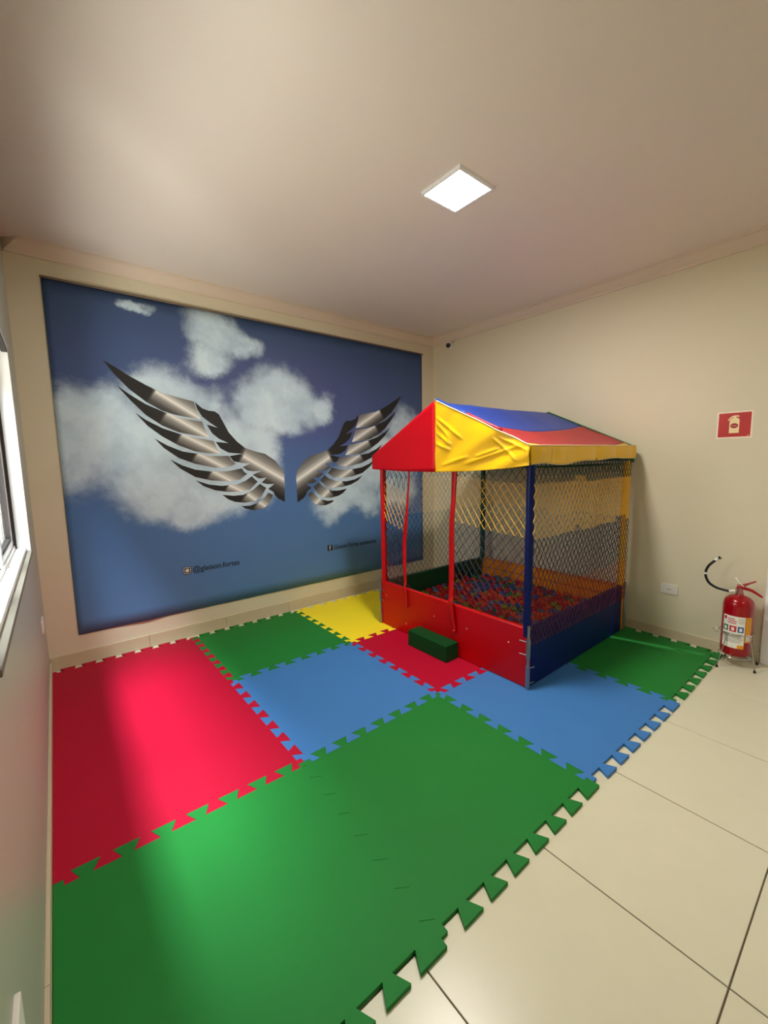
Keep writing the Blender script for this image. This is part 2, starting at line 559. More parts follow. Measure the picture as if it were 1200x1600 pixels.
# ------------------------------------------------------------------ banner with printed sky and wings
MXL, MXR, MZB, MZT = 0.179, 3.638, 0.222, 2.665
ban = empty('wall_banner', (0, -0.004, 0), 'large blue sky and clouds banner with metallic wings hung on the back wall', 'banner')
def sky_print():
    m = bpy.data.materials.new('sky_print')
    m.use_nodes = True
    k = NT(m)
    b = k.n['Principled BSDF']
    b.inputs['Roughness'].default_value = 0.55
    b.inputs['Specular IOR Level'].default_value = 0.25
    co = k.coord()
    sep = k.new('ShaderNodeSeparateXYZ')
    k.l.new(co, sep.inputs[0])
    X, Z = sep.outputs[0], sep.outputs[2]
    # sky: slate at the top, violet in the middle right, clear blue at the bottom
    sky = k.ramp(k.math('DIVIDE', k.math('SUBTRACT', Z, MZB), MZT - MZB),
                 [(0.0, srgb(92, 132, 180)), (0.35, srgb(84, 122, 176)), (0.62, srgb(82, 100, 150)), (0.85, srgb(72, 92, 136)), (1.0, srgb(64, 86, 124))])
    vio = k.math('MULTIPLY', k.smooth(k.math('ABSOLUTE', k.math('SUBTRACT', X, 1.9)), 1.4, 0.1),
                 k.smooth(k.math('ABSOLUTE', k.math('SUBTRACT', Z, 2.1)), 0.6, 0.0))
    sky = k.mix(k.math('MULTIPLY', vio, 0.55), sky, srgb(88, 86, 134))
    # cloud field: placed puffs broken up by noise
    wob = k.new('ShaderNodeTexNoise')
    wob.inputs['Scale'].default_value = 1.9
    wob.inputs['Detail'].default_value = 9.0
    wob.inputs['Roughness'].default_value = 0.62
    k.l.new(co, wob.inputs['Vector'])
    wv = k.new('ShaderNodeVectorMath', operation='SUBTRACT')
    k.l.new(wob.outputs['Color'], wv.inputs[0])
    wv.inputs[1].default_value = (0.5, 0.5, 0.5)
    ws = k.new('ShaderNodeVectorMath', operation='MULTIPLY_ADD')
    k.l.new(wv.outputs[0], ws.inputs[0])
    ws.inputs[1].default_value = (0.42, 0.0, 0.42)
    k.l.new(co, ws.inputs[2])
    puffs = [(0.40, 1.83, .30, .22), (0.55, 1.62, .42, .30), (0.85, 1.98, .30, .24), (1.06, 1.86, .34, .26), (1.0, 1.55, .55, .42),
             (0.80, 1.28, .34, .30), (1.20, 1.20, .36, .26), (1.50, 1.62, .32, .28), (1.45, 1.30, .30, .22), (0.25, 1.52, .26, .30),
             (0.98, 1.03, .20, .16), (1.62, 1.38, .22, .30),
             (1.80, 2.02, .33, .27), (1.62, 1.90, .24, .20), (2.02, 1.98, .26, .24), (1.86, 1.83, .26, .18),
             (1.28, 2.50, .24, .18), (1.22, 2.30, .20, .12), (1.46, 2.46, .16, .14), (0.70, 2.60, .10, .05),
             (2.40, 1.02, .28, .20), (2.60, 1.18, .32, .22), (2.85, 1.34, .30, .26), (3.05, 1.52, .32, .28), (3.36, 1.80, .26, .24),
             (3.25, 1.45, .28, .30), (2.75, 1.02, .26, .16), (3.2, 1.1, .3, .2), (2.30, 1.95, .14, .18)]
    dens = None
    for (px, pz, rx, rz) in puffs:
        a = k.new('ShaderNodeVectorMath', operation='SUBTRACT')
        k.l.new(ws.outputs[0], a.inputs[0])
        a.inputs[1].default_value = (px, 0, pz)
        s = k.new('ShaderNodeVectorMath', operation='MULTIPLY')
        k.l.new(a.outputs[0], s.inputs[0])
        s.inputs[1].default_value = (1 / rx, 0, 1 / rz)
        ln = k.new('ShaderNodeVectorMath', operation='LENGTH')
        k.l.new(s.outputs[0], ln.inputs[0])
        v = k.math('SUBTRACT', 1.0, ln.outputs['Value'])
        dens = v if dens is None else k.math('SMOOTH_MAX', dens, v, 0.25)
    fine = k.noise(5.0, 8.0, co, 0.58)
    d2 = k.math('ADD', dens, k.math('MULTIPLY', k.math('SUBTRACT', fine, 0.5), 0.8))
    a = k.smooth(d2, -0.26, 0.50)
    shade = k.noise(3.2, 5.0, ws.outputs[0], 0.6)
    cl = k.ramp(shade, [(0.30, srgb(180, 204, 220)), (0.55, srgb(212, 234, 246)), (0.75, srgb(228, 246, 252))])
    k.l.new(k.mix(k.math('MULTIPLY', a, 0.95), sky, cl), b.inputs['Base Color'])
    return m
def ban_fn(u, v):
    xx = MXL + (MXR - MXL) * u
    zz = MZB + (MZT - MZB) * v
    wv = 0.0012 * math.sin(9 * xx + 0.7 * zz) + 0.0012 * math.sin(23 * xx)
    low = max(0.0, 1 - v * 2.2)
    return (xx, -0.002 - abs(wv) - low * 0.012 * math.exp(-((xx - 0.62 - 0.25 * v) / 0.10) ** 2), zz)
MB().grid(ban_fn, 90, 24).build('banner_cloth', sky_print(), ban, smooth=True, solid=0.0008)
MB().tube([(MXL - 0.006, -0.009, MZT + 0.006), (MXR + 0.008, -0.009, MZT + 0.006)], 0.008, 10).build('hanging_rod', mat('rod_wood', srgb(120, 104, 86), 0.6), ban, smooth=True, angle=40)

FEATHERS = {
'feather1' : ([(0.481, 2.183), (0.558, 2.139), (0.637, 2.09), (0.741, 2.035), (0.85, 1.986), (0.967, 1.961), (1.076, 1.938), (1.091, 1.873), (1.121, 1.802), (1.03, 1.811), (0.933, 1.825), (0.841, 1.851), (0.732, 1.912), (0.63, 1.994), (0.544, 2.091)], (0.805, 1.992), (1.121, 1.802)) ,
'feather2' : ([(0.551, 2.016), (0.627, 1.958), (0.73, 1.893), (0.874, 1.832), (0.98, 1.801), (1.13, 1.782), (1.146, 1.73), (1.177, 1.656), (1.071, 1.667), (0.948, 1.69), (0.833, 1.737), (0.724, 1.813), (0.634, 1.91)], (0.874, 1.832), (1.177, 1.656)) ,
'feather3' : ([(0.654, 1.827), (0.722, 1.776), (0.831, 1.718), (0.971, 1.671), (1.096, 1.648), (1.213, 1.626), (1.231, 1.575), (1.263, 1.521), (1.166, 1.524), (1.063, 1.54), (0.941, 1.586), (0.827, 1.654), (0.73, 1.733)], (0.971, 1.671), (1.263, 1.521)) ,
'feather4' : ([(0.77, 1.638), (0.857, 1.585), (0.962, 1.54), (1.081, 1.52), (1.191, 1.502), (1.329, 1.502), (1.352, 1.463), (1.389, 1.434), (1.323, 1.407), (1.212, 1.405), (1.056, 1.439), (0.934, 1.487), (0.832, 1.565)], (1.081, 1.52), (1.288, 1.401)) ,
'feather5' : ([(0.869, 1.477), (0.955, 1.428), (1.053, 1.392), (1.183, 1.372), (1.307, 1.372), (1.437, 1.394), (1.458, 1.361), (1.482, 1.345), (1.417, 1.297), (1.316, 1.286), (1.178, 1.299), (1.049, 1.331), (0.94, 1.402)], (1.19, 1.372), (1.337, 1.286)) ,
'feather6' : ([(1.05, 1.304), (1.149, 1.266), (1.257, 1.249), (1.385, 1.255), (1.468, 1.287), (1.523, 1.322), (1.552, 1.291), (1.574, 1.273), (1.501, 1.205), (1.426, 1.191), (1.31, 1.194), (1.2, 1.214), (1.109, 1.254)], (1.321, 1.25), (1.433, 1.191)) ,
'feather7' : ([(1.255, 1.173), (1.351, 1.158), (1.439, 1.161), (1.531, 1.203), (1.596, 1.252), (1.626, 1.228), (1.653, 1.212), (1.605, 1.139), (1.541, 1.098), (1.45, 1.09), (1.362, 1.104), (1.306, 1.129)], (1.476, 1.162), (1.554, 1.102)) ,
'feather8' : ([(1.415, 1.063), (1.493, 1.06), (1.571, 1.081), (1.636, 1.129), (1.67, 1.165), (1.694, 1.156), (1.714, 1.14), (1.681, 1.073), (1.615, 1.025), (1.521, 1.017), (1.447, 1.039)], (1.579, 1.084), (1.635, 1.043)) ,
'body' : ([(1.083, 1.936), (1.137, 1.889), (1.188, 1.873), (1.235, 1.871), (1.267, 1.85), (1.298, 1.79), (1.341, 1.702), (1.407, 1.626), (1.477, 1.57), (1.565, 1.542), (1.657, 1.52), (1.75, 1.459), (1.82, 1.374), (1.835, 1.319), (1.83, 1.07), (1.765, 1.106), (1.734, 1.139), (1.722, 1.17), (1.672, 1.202), (1.736, 1.245), (1.666, 1.245), (1.612, 1.262), (1.662, 1.305), (1.591, 1.3), (1.531, 1.334), (1.618, 1.368), (1.54, 1.366), (1.488, 1.374), (1.445, 1.404), (1.517, 1.437), (1.44, 1.441), (1.369, 1.456), (1.336, 1.501), (1.445, 1.52), (1.33, 1.531), (1.263, 1.568), (1.228, 1.62), (1.333, 1.611), (1.255, 1.648), (1.203, 1.691), (1.165, 1.76), (1.253, 1.736), (1.195, 1.775), (1.133, 1.823), (1.098, 1.88)], (1.458, 1.498), (1.835, 1.277)) ,
}
def feather_mat(name, a, b, wide):
    m = bpy.data.materials.new(name)
    m.use_nodes = True
    k = NT(m)
    bs = k.n['Principled BSDF']
    bs.inputs['Roughness'].default_value = 0.55
    bs.inputs['Specular IOR Level'].default_value = 0.25
    sep = k.new('ShaderNodeSeparateXYZ')
    k.l.new(k.coord(), sep.inputs[0])
    dx, dz = b[0] - a[0], b[1] - a[1]
    L = math.hypot(dx, dz)
    ux, uz = dx / L, dz / L
    px = k.math('SUBTRACT', sep.outputs[0], a[0])
    pz = k.math('SUBTRACT', sep.outputs[2], a[1])
    tt = k.math('ADD', k.math('MULTIPLY', px, ux), k.math('MULTIPLY', pz, uz))
    dd = k.math('ADD', k.math('MULTIPLY', px, -uz), k.math('MULTIPLY', pz, ux))
    back = k.math('MULTIPLY', k.math('MINIMUM', tt, 0.0), 5.0)
    r = k.math('SQRT', k.math('ADD', k.math('MULTIPLY', dd, dd), k.math('MULTIPLY', back, back)))
    up = k.math('GREATER_THAN', dd, 0.0)
    sc = k.math('ADD', k.math('MULTIPLY', up, 1 / (0.20 * wide)), k.math('MULTIPLY', k.math('SUBTRACT', 1.0, up), 1 / (0.13 * wide)))
    f = k.math('MULTIPLY', r, sc, clamp=True)
    c = k.ramp(f, [(0.0, srgb(255, 255, 250)), (0.05, srgb(222, 222, 216)), (0.22, srgb(152, 151, 146)), (0.55, srgb(84, 82, 79)), (1.0, srgb(44, 43, 42))])
    k.l.new(c, bs.inputs['Base Color'])
    return m
wing_l = None
AX = 1.896
FO = {}
for side in (0, 1):
    wing = None
    for kname, (ol, a, b) in [('body', FEATHERS['body'])] + [(n, FEATHERS[n]) for n in sorted(FEATHERS) if n != 'body']:
        if side == 0:
            m2 = MB()
            m2.prism(ol, lambda u, v, h: (u, -0.0052 - h, v), 0.0005)
            wide = 1.15 if kname == 'body' else 1.0
            o = m2.build('wing_print' if kname == 'body' else 'feather', feather_mat('wing_' + kname, a, b, wide), ban)
            FO[kname] = o
        else:
            o = FO[kname].copy()
            COL.objects.link(o)
            o.scale.x = -1
            o.location = (2 * AX, 0, -0.014)
        if kname == 'body':
            wing = o
            o['label'] = 'left printed wing in dark silver' if side == 0 else 'right printed wing in dark silver'
        else:
            o.parent = wing
            if side == 1:
                o.location = (0, 0, 0)
                o.scale.x = 1
M_INK = mat('black_ink', srgb(22, 24, 30), 0.6)
M_INKW = mat('white_ink', srgb(214, 214, 210), 0.6)
RX = Matrix.Rotation(PI / 2, 4, 'X')
def rrect(cx, cz, w, h, r, n=4):
    pts = []
    for (sx, sz, a0) in ((1, 1, 0), (-1, 1, 90), (-1, -1, 180), (1, -1, 270)):
        for q in range(n + 1):
            a = math.radians(a0 + 90 * q / n)
            pts.append((cx + sx * (w / 2 - r) + r * math.cos(a), cz + sz * (h / 2 - r) + r * math.sin(a)))
    return pts
def circ(cx, cz, r, n=20, sx=1.0):
    return [(cx + r * sx * math.cos(2 * PI * q / n), cz + r * math.sin(2 * PI * q / n)) for q in range(n)]
def decal(name, poly, y, m, parent, h=0.0005):
    return MB().prism(poly, lambda u, v, t2: (u, y - t2, v), h).build(name, m, parent)
YB = -0.0054
tx = text('printed_text', '@gleison.fortes', 0.066, M_INK, ban, Matrix.Translation((0.976, YB, 0.545)) @ RX, sx=0.93)
ic = decal('printed_icon', rrect(0.934, 0.566, 0.066, 0.066, 0.018), YB, M_INK, ban)
decal('icon_border', rrect(0.934, 0.566, 0.056, 0.056, 0.015), YB - 0.0005, M_INKW, ic)
decal('icon_field', rrect(0.934, 0.566, 0.046, 0.046, 0.011), YB - 0.001, M_INK, ic)
decal('icon_lens', circ(0.934, 0.566, 0.016), YB - 0.0015, M_INKW, ic)
YC = -0.0054
tx2 = text('printed_text', 'Gleison Fortes assessoria', 0.064, M_INK, ban, Matrix.Translation((2.352, YC, 0.537)) @ RX, sx=0.84)
ic2 = decal('printed_icon', rrect(2.308, 0.560, 0.060, 0.062, 0.008), YC, M_INK, ban)
tx3 = text('icon_letter', 'f', 0.072, M_INKW, ic2, Matrix.Translation((2.297, YC - 0.001, 0.535)) @ RX)

# ------------------------------------------------------------------ foam floor mats
MAT_T = 0.014
JX = {  # measured seam crossings (column line, row line)
    (0, 0): (-0.022 + 0.026, -0.055), (1, 0): (0.930, -0.072), (2, 0): (1.868, -0.080), (3, 0): (2.87, -0.085), (4, 0): (3.735, -0.09),
    (0, 1): (-0.001, -0.985), (1, 1): (0.931, -0.992), (2, 1): (1.861, -1.020), (3, 1): (2.80, -1.03), (4, 1): (3.765, -1.03),
    (0, 2): (-0.014, -1.950), (1, 2): (0.929, -1.972), (2, 2): (1.850, -1.969), (3, 2): (2.795, -1.985), (4, 2): (3.772, -1.98),
    (0, 3): (-0.026, -2.895), (1, 3): (0.885, -2.905), (2, 3): (1.849, -2.912), (3, 3): (2.826, -2.932), (4, 3): (3.772, -2.925)}
NT_ = 7
def seam(A, B, teeth=True, d=0.046, flip=False, ph=0.0):
    A, B = Vector(A), Vector(B)
    L = (B - A).length
    u = (B - A).normalized()
    n = Vector((-u.y, u.x)) * (-1 if flip else 1)
    if not teeth:
        return [A, B]
    m = 0.030
    pts = [A, A + u * m]
    per = (L - 2 * m) / NT_
    dl = 0.013
    for q in range(NT_):
        s0 = m + q * per
        a, b = s0 + (0.25 + ph) * per, s0 + (0.75 + ph) * per
        lo, hi = -d / 2, d / 2
        if q == 0:
            pts.append(A + u * m + n * lo)
        pts += [A + u * (a + dl) + n * lo, A + u * (a - dl) + n * hi, A + u * (b + dl) + n * hi, A + u * (b - dl) + n * lo]
    if ph:                                                    # free edge: the last tooth reaches the corner
        return pts[:-2] + [B - u * 0.001 + n * hi, B]
    pts.append(A + u * (L - m) + n * lo)
    pts += [A + u * (L - m), B]
    return pts
SE = {}
def edge(i0, j0, i1, j1):
    key = (i0, j0, i1, j1)
    if key not in SE:
        A, B = JX[(i0, j0)], JX[(i1, j1)]
        horiz = j0 == j1
        if horiz:
            SE[key] = seam(A, B, True, 0.052, flip=(j0 == 3), ph=0.22 if j0 == 3 else 0.0)
        elif i0 == 0:
            SE[key] = seam(A, B, False)
        else:
            SE[key] = seam(A, B, True, 0.046, flip=False)
    return SE[key]
def inset(poly, d):
    out = []
    n = len(poly)
    for i in range(n):
        p0, p, p1 = poly[i - 1], poly[i], poly[(i + 1) % n]
        a, b = (p - p0), (p1 - p)
        if a.length < 1e-6 or b.length < 1e-6:
            out.append(p)
            continue
        a.normalize()
        b.normalize()
        na, nb = Vector((-a.y, a.x)), Vector((-b.y, b.x))
        k = na + nb
        q = k.length_squared
        out.append(p + (k * (2 * d / q) if q > 0.2 else na * d))
    return out
def foam(c, r, colour, label, cols=1, rows=1, t=MAT_T):
    ring = []
    for rr in range(rows):                                    # left side downwards
        ring += edge(c, r + rr, c, r + rr + 1)[:-1]
    ring += edge(c, r + rows, c + 1, r + rows)[:-1]           # near side
    for rr in reversed(range(rows)):                          # right side upwards
        ring += list(reversed(edge(c + 1, r + rr, c + 1, r + rr + 1)))[:-1]
    ring += list(reversed(edge(c, r, c + 1, r)))[:-1]         # far side
    clean = []
    for p in ring:
        if not clean or (p - clean[-1]).length > 1e-5:
            clean.append(p)
    ring = inset(clean, 0.00035)
    n = len(ring)
    cdt = delaunay_2d_cdt(ring, [(i, (i + 1) % n) for i in range(n)], [list(range(n))], 1, 1e-6)
    pv, pf_ = cdt[0], cdt[2]
    assert len(pv) == n, (c, r, len(pv), n)
    mb = MB()
    mb.add([(p.x, p.y, h) for h in (0, t) for p in pv],
           [tuple(reversed(f)) for f in pf_] + [tuple(i + n for i in f) for f in pf_] + [(i, (i + 1) % n, n + (i + 1) % n, n + i) for i in range(n)])
    o = mb.build('foam_mat', FOAM[colour])
    tag(o, label, 'foam mat', 'interlocking foam mats on the floor')
    return o
foam(0, 0, 'red', 'long red foam mat along the left wall under the window', rows=2)
foam(0, 2, 'green', 'green foam mat nearest the viewer in the near left corner of the mats', t=0.0148)
foam(1, 0, 'green', 'green foam mat against the back wall between the red and yellow mats')
foam(1, 1, 'blue', 'blue foam mat right of the long red mat')
foam(1, 2, 'green', 'green foam mat in the front row, between near left green mat and large blue mat', t=0.0136)
foam(2, 0, 'yellow', 'yellow foam mat at the back wall beside the ball pit house')
foam(2, 1, 'red', 'red foam mat under the green step and the red front panel')
foam(2, 2, 'blue', 'blue foam mat under the front corner post of the ball pit house')
foam(3, 2, 'green', 'green foam mat in the right corner by the fire extinguisher')
foam(3, 0, 'blue', 'foam mat behind the ball pit house in the far right corner')
foam(3, 1, 'green', 'foam mat hidden under the back half of the ball pit house')

# ------------------------------------------------------------------ ball pit house
HX0, HX1, HY0, HY1 = 2.30, 3.70, -0.86, -2.30        # outer footprint (HY0 at the back wall side)
HZ = MAT_T
PT, PH = 0.035, 0.385
house = empty('ball_pit_house', (HX0, HY1, HZ), 'red, yellow and blue tent roofed ball pit house with netted sides', 'ball pit')
OFF = Vector((HX0, HY1, HZ))
class HM(MB):
    """Builder in world coordinates whose result is stored relative to the house's base."""
    def build(self, name, mats, parent=house, base=None, **kw):
        b = OFF if base is None else base
        self.v = [(x - b.x, y - b.y, z - b.z) for x, y, z in self.v]
        return super().build(name, mats, parent, **kw)
def panel(a, b, m, label):
    o = HM().box(a, b).build('side_panel', m, bevel=0.008, smooth=True, angle=30)
    o['label'] = label
    return o
zt = HZ + PH
pf = panel((HX0, HY0, HZ), (HX0 + PT, HY1, zt), V_RED, 'red vinyl front panel')
pr_ = panel((HX0 + PT + 0.001, HY1, HZ), (HX1 - PT - 0.001, HY1 + PT, zt), V_BLUE, 'dark blue vinyl side panel')
pl_ = panel((HX0 + PT + 0.001, HY0 - PT, HZ), (HX1 - PT - 0.001, HY0, zt), V_GREEN, 'green vinyl side panel')
pb_ = panel((HX1 - PT, HY0, HZ), (HX1, HY1, zt), V_ORANGE, 'orange vinyl back panel')
# stitched seam halfway down the orange panel, and studs on the red one
HM().tube([(HX1 - PT - 0.001, HY0 - PT, 0.30), (HX1 - PT - 0.001, HY1 + PT, 0.30)], 0.004, 6).build('seam', mat('orange_seam', srgb(150, 72, 10), 0.6), pb_)
for (yy, zz) in ((-1.50, 0.255), (-1.82, 0.255), (-2.16, 0.27), (-0.93, 0.28), (-1.18, 0.10)):
    s = HM().lathe([(0.0, -0.004), (0.005, -0.003), (0.006, 0.0), (0.0, 0.004)], (0, 0, 0), 10)
    s.v = [(HX0 - z * 0.6, yy + y, zz + x) for x, y, z in s.v]
    s.build('stud', mat('stud_metal', srgb(230, 200, 190), 0.3, metal=0.4), pf)
# padded corner posts
def post(x, y, m, label, r=0.026, z0=0.34, z1=1.41):
    o = HM().tube([(x, y, z0 + (z1 - z0) * q / 12) for q in range(13)], [r * (1 + 0.05 * math.sin(q * 2.1)) for q in range(13)], 14).build('post', m, smooth=True, angle=50)
    o['label'] = label
    return o
e = 0.022
posts = [post(HX0 + e, HY0 - e, V_RED, 'red padded post'), post(HX0 + e, HY1 + e, V_BLUE, 'dark blue padded post'),
         post(HX1 - e, HY0 - e, V_GREEN, 'dark green padded post'), post(HX1 - e, HY1 + e, V_YELLOW, 'yellow padded post', z0=0.40)]
# metal corner poles with hinge sleeves and pins
def corner(x, y, sx, sy):
    po = HM().tube([(x, y, HZ + 0.002), (x, y, 0.42)], 0.0085, 12).build('corner_pole', M_STEEL, smooth=True, angle=50)
    for (z0, z1, along) in ((0.215, 0.335, 'y'), (0.03, 0.165, 'x')):
        q = HM().tube([(x, y, z0), (x, y, z1)], 0.0135, 14)
        for zz in (z0 + 0.018, z1 - 0.018):
            if along == 'y':
                q.tube([(x, y + sy * 0.008, zz), (x + sx * 0.010, y - sy * 0.055, zz)], 0.0035, 8)
            else:
                q.tube([(x + sx * 0.008, y, zz), (x - sx * 0.055, y + sy * 0.010, zz)], 0.0035, 8)
        q.build('hinge_sleeve', M_STEEL, po, smooth=True, angle=50)
corner(HX0 - 0.004, HY1 - 0.004, -1, -1)
corner(HX0 - 0.004, HY0 + 0.004, -1, 1)
corner(HX1 + 0.004, HY1 - 0.004, 1, -1)
# top frame tubes under the canopy
fr = HM()
zf = 1.40
for a, b in (((HX0, HY0), (HX0, HY1)), ((HX1, HY0), (HX1, HY1)), ((HX0, HY0), (HX1, HY0)), ((HX0, HY1), (HX1, HY1))):
    fr.tube([(a[0] + (e if a[0] == HX0 else -e), a[1] + (-e if a[1] == HY0 else e), zf), (b[0] + (e if b[0] == HX0 else -e), b[1] + (-e if b[1] == HY0 else e), zf)], 0.011, 8)
YR = -1.552
for xx in (HX0, HX1):
    sgn = e if xx == HX0 else -e
    fr.tube([(xx + sgn, HY0 - e, zf), (xx + sgn * 0.5, YR, 1.815)], 0.011, 8)
    fr.tube([(xx + sgn, HY1 + e, zf), (xx + sgn * 0.5, YR, 1.815)], 0.011, 8)
fr.tube([(HX0 + e * 0.5, YR, 1.815), (HX1 - e * 0.5, YR, 1.815)], 0.011, 8)
fr.build('roof_frame', M_STEEL, smooth=True, angle=50)

# canopy
ZR, ZE = 1.848, 1.503
CX0, CX1, CYB, CYF = 2.268, 3.738, -0.812, -2.308
def roofz(y):
    if y < YR:
        return ZR - (ZR - ZE) * (YR - y) / (YR - CYF)
    return ZR - (ZR - 1.478) * (y - YR) / (CYB - YR)
def fold(p, s):
    return noise.noise(Vector(p) * s)
def slope(v0f, v0b, v1f, v1b, side):
    """Part of a roof slope between fractions v0 (upper) and v1 (lower); f = front end, b = back end."""
    def fn(u, w):
        v = (v0f + (v0b - v0f) * u) * (1 - w) + (v1f + (v1b - v1f) * u) * w
        x = CX0 + 0.004 + (CX1 - CX0 - 0.008) * u
        ye = CYF if side < 0 else CYB
        y = YR + (ye - YR) * v
        z = roofz(y) - 0.062 * math.sin(PI * min(1, max(0, u))) ** 0.8 * math.sin(PI * min(1, v * 0.92)) ** 0.9
        z += 0.010 * u + 0.005 * fold((x, y, 0), 4.0) - 0.004 * (1 if v < 0.02 else 0)
        z += 0.012 * math.exp(-((v) / 0.06) ** 2) * (math.sin(PI * u) * -0.6)
        return (x, y, z)
    return fn
can = HM().grid(slope(0, 0, 0.47, 0.43, -1), 36, 14).build('canopy', C_BLUE, smooth=True, solid=0.002)
can['label'] = 'blue upper band of the tent roof'
def cpart(name, mb, m, label=None, **kw):
    o = mb.build(name, m, can, smooth=True, **kw)
    if label:
        o['label'] = label
    return o
cpart('canopy_band', HM().grid(slope(0.47, 0.43, 0.93, 0.90, -1), 36, 14), C_RED2, 'red band of the tent roof', solid=0.002)
cpart('canopy_band', HM().grid(slope(0.93, 0.90, 1.0, 1.0, -1), 36, 4), C_YELLOW, 'yellow lower edge of the tent roof', solid=0.002)
cpart('canopy_band', HM().grid(slope(0, 0, 0.47, 0.43, 1), 24, 8), C_BLUE, 'blue upper band on the far slope', solid=0.002)
cpart('canopy_band', HM().grid(slope(0.47, 0.43, 1.0, 1.0, 1), 24, 8), C_RED2, 'red lower band on the far slope', solid=0.002)
def zbot(y):
    pts = [(-2.31, 1.394), (-2.10, 1.372), (-1.85, 1.357), (-1.552, 1.350), (-1.2, 1.353), (-0.812, 1.369)]
    for (a, za), (b, zb) in zip(pts, pts[1:]):
        if y <= b:
            return za + (zb - za) * (y - a) / (b - a)
    return pts[-1][1]
CREASES = [(-1.593, 1.716, -1.777, 1.590), (-1.582, 1.616, -1.687, 1.549), (-1.573, 1.547, -1.677, 1.509), (-1.582, 1.686, -1.666, 1.604),
           (-1.882, 1.421, -2.215, 1.506), (-1.936, 1.457, -2.073, 1.495), (-2.121, 1.553, -2.275, 1.488), (-2.285, 1.493, -2.300, 1.407),
           (-2.072, 1.546, -2.201, 1.441), (-1.646, 1.405, -1.826, 1.448)]
def crease(y, z):
    d = 0.0
    for (y0, z0, y1, z1) in CREASES:
        ty, tz = y1 - y0, z1 - z0
        L = math.hypot(ty, tz)
        t = ((y - y0) * ty + (z - z0) * tz) / (L * L)
        if -0.2 < t < 1.2:
            off = ((y - y0) * -tz + (z - z0) * ty) / L
            d += 0.0065 * math.exp(-(off / 0.010) ** 2) * max(0.0, 1 - abs(2 * t - 1) ** 4 / 1.4 ** 4)
    return d
def gable(ya, yb, wr, x):
    def fn(u, w):
        y = ya + (yb - ya) * u
        zt_, zb_ = roofz(y) + 0.003, zbot(y)
        z = zb_ + (zt_ - zb_) * w
        d = 0.0
        if wr:
            far = (YR - y) / (YR - CYF)
            al, pe = -y * 0.92 + z * 0.40, z * 0.92 + y * 0.40
            d = 0.017 * fold((al * 0.55, pe * 2.3, 0), 3.2) * (0.35 + far) + 0.007 * fold((al * 1.5, pe * 5.0, 4), 3.0) * far + 0.010 * max(0, far - 0.45) * math.sin(38 * (y * 0.55 + z)) * (1 - abs(2 * w - 1) ** 2)
            d += crease(y, z)
            d += 0.004 * math.sin(30 * (z + 0.9 * y)) * math.exp(-((far - 0.12) / 0.15) ** 2)
        else:
            d = 0.006 * fold((y, z, 3), 3.0)
        return (x - 0.006 - d, y, z)
    return fn
cpart('gable', HM().grid(gable(YR, CYB, False, CX0), 24, 16), C_RED, 'red left half of the front gable', solid=0.002)
cpart('gable', HM().grid(gable(CYF, YR, True, CX0), 110, 64), C_YELLOW, 'yellow right half of the front gable', solid=0.002)
cpart('gable', HM().grid(lambda u, w: (CX1 + 0.004, CYF + (CYB - CYF) * u, zbot(CYF + (CYB - CYF) * u) * (1 - w) + (roofz(CYF + (CYB - CYF) * u) + 0.018) * w), 24, 12), C_GREEN, 'green back gable', solid=0.002)
def val(u, w):
    x = CX0 - 0.006 + (CX1 + 0.004 - CX0 + 0.006) * u
    zt_ = roofz(CYF) + 0.004 + 0.004 * u + 0.012 * u
    zb_ = 1.392 + 0.032 * u + 0.009 * math.sin(u * 19) * (1 - u) - 0.006 * math.sin(u * 7) + 0.006
    z = zt_ + (zb_ - zt_) * w
    ph = u * 34 + 1.2 * math.sin(u * 5)
    d = (0.024 * abs(math.sin(ph * 0.5)) + 0.010 * fold((x, z, 1), 5.0)) * (0.25 + 0.75 * math.sin(PI * min(1.0, w * 0.8 + 0.1))) * (1 - 0.6 * u)
    return (x, CYF - 0.004 - d, z)
cpart('valance', HM().grid(val, 110, 10), C_YELLOW, 'yellow front valance with gathers', solid=0.002)
cpart('valance', HM().grid(lambda u, w: (CX0 + (CX1 - CX0) * u, CYB + 0.004 + 0.006 * math.sin(u * 30), 1.478 + (1.369 - 1.478) * w), 60, 5), C_RED, 'red valance on the far side', solid=0.002)
# piping along the seams
pp = HM()
gy = gable(CYF, YR, True, CX0)
pp.tube([Vector(gy(q / 24, 1.0)) + Vector((-0.001, 0, 0.003)) for q in range(25)], 0.0038, 6)
pp.tube([Vector(val(q / 60, 1.0)) for q in range(61)], 0.002, 6)
pp.tube([Vector(val(q / 60, 0.0)) + Vector((0, 0, 0.002)) for q in range(61)], 0.003, 6)
cpart('piping', pp, M_PIPING, 'thin cream piping on the yellow seams')
rm = HM()
for (a, b, m_i) in ((0.0, 0.36, 0), (0.36, 0.72, 1)):
    rm.tube([(CX0 + 0.012, YR + (CYF - YR) * (a + (b - a) * q / 8), roofz(YR + (CYF - YR) * (a + (b - a) * q / 8)) + 0.010) for q in range(9)], 0.010, 8, mi=m_i)
cpart('rafter_roll', rm, [C_BLUE, C_RED2], 'rolled fabric edge over the front rafter')

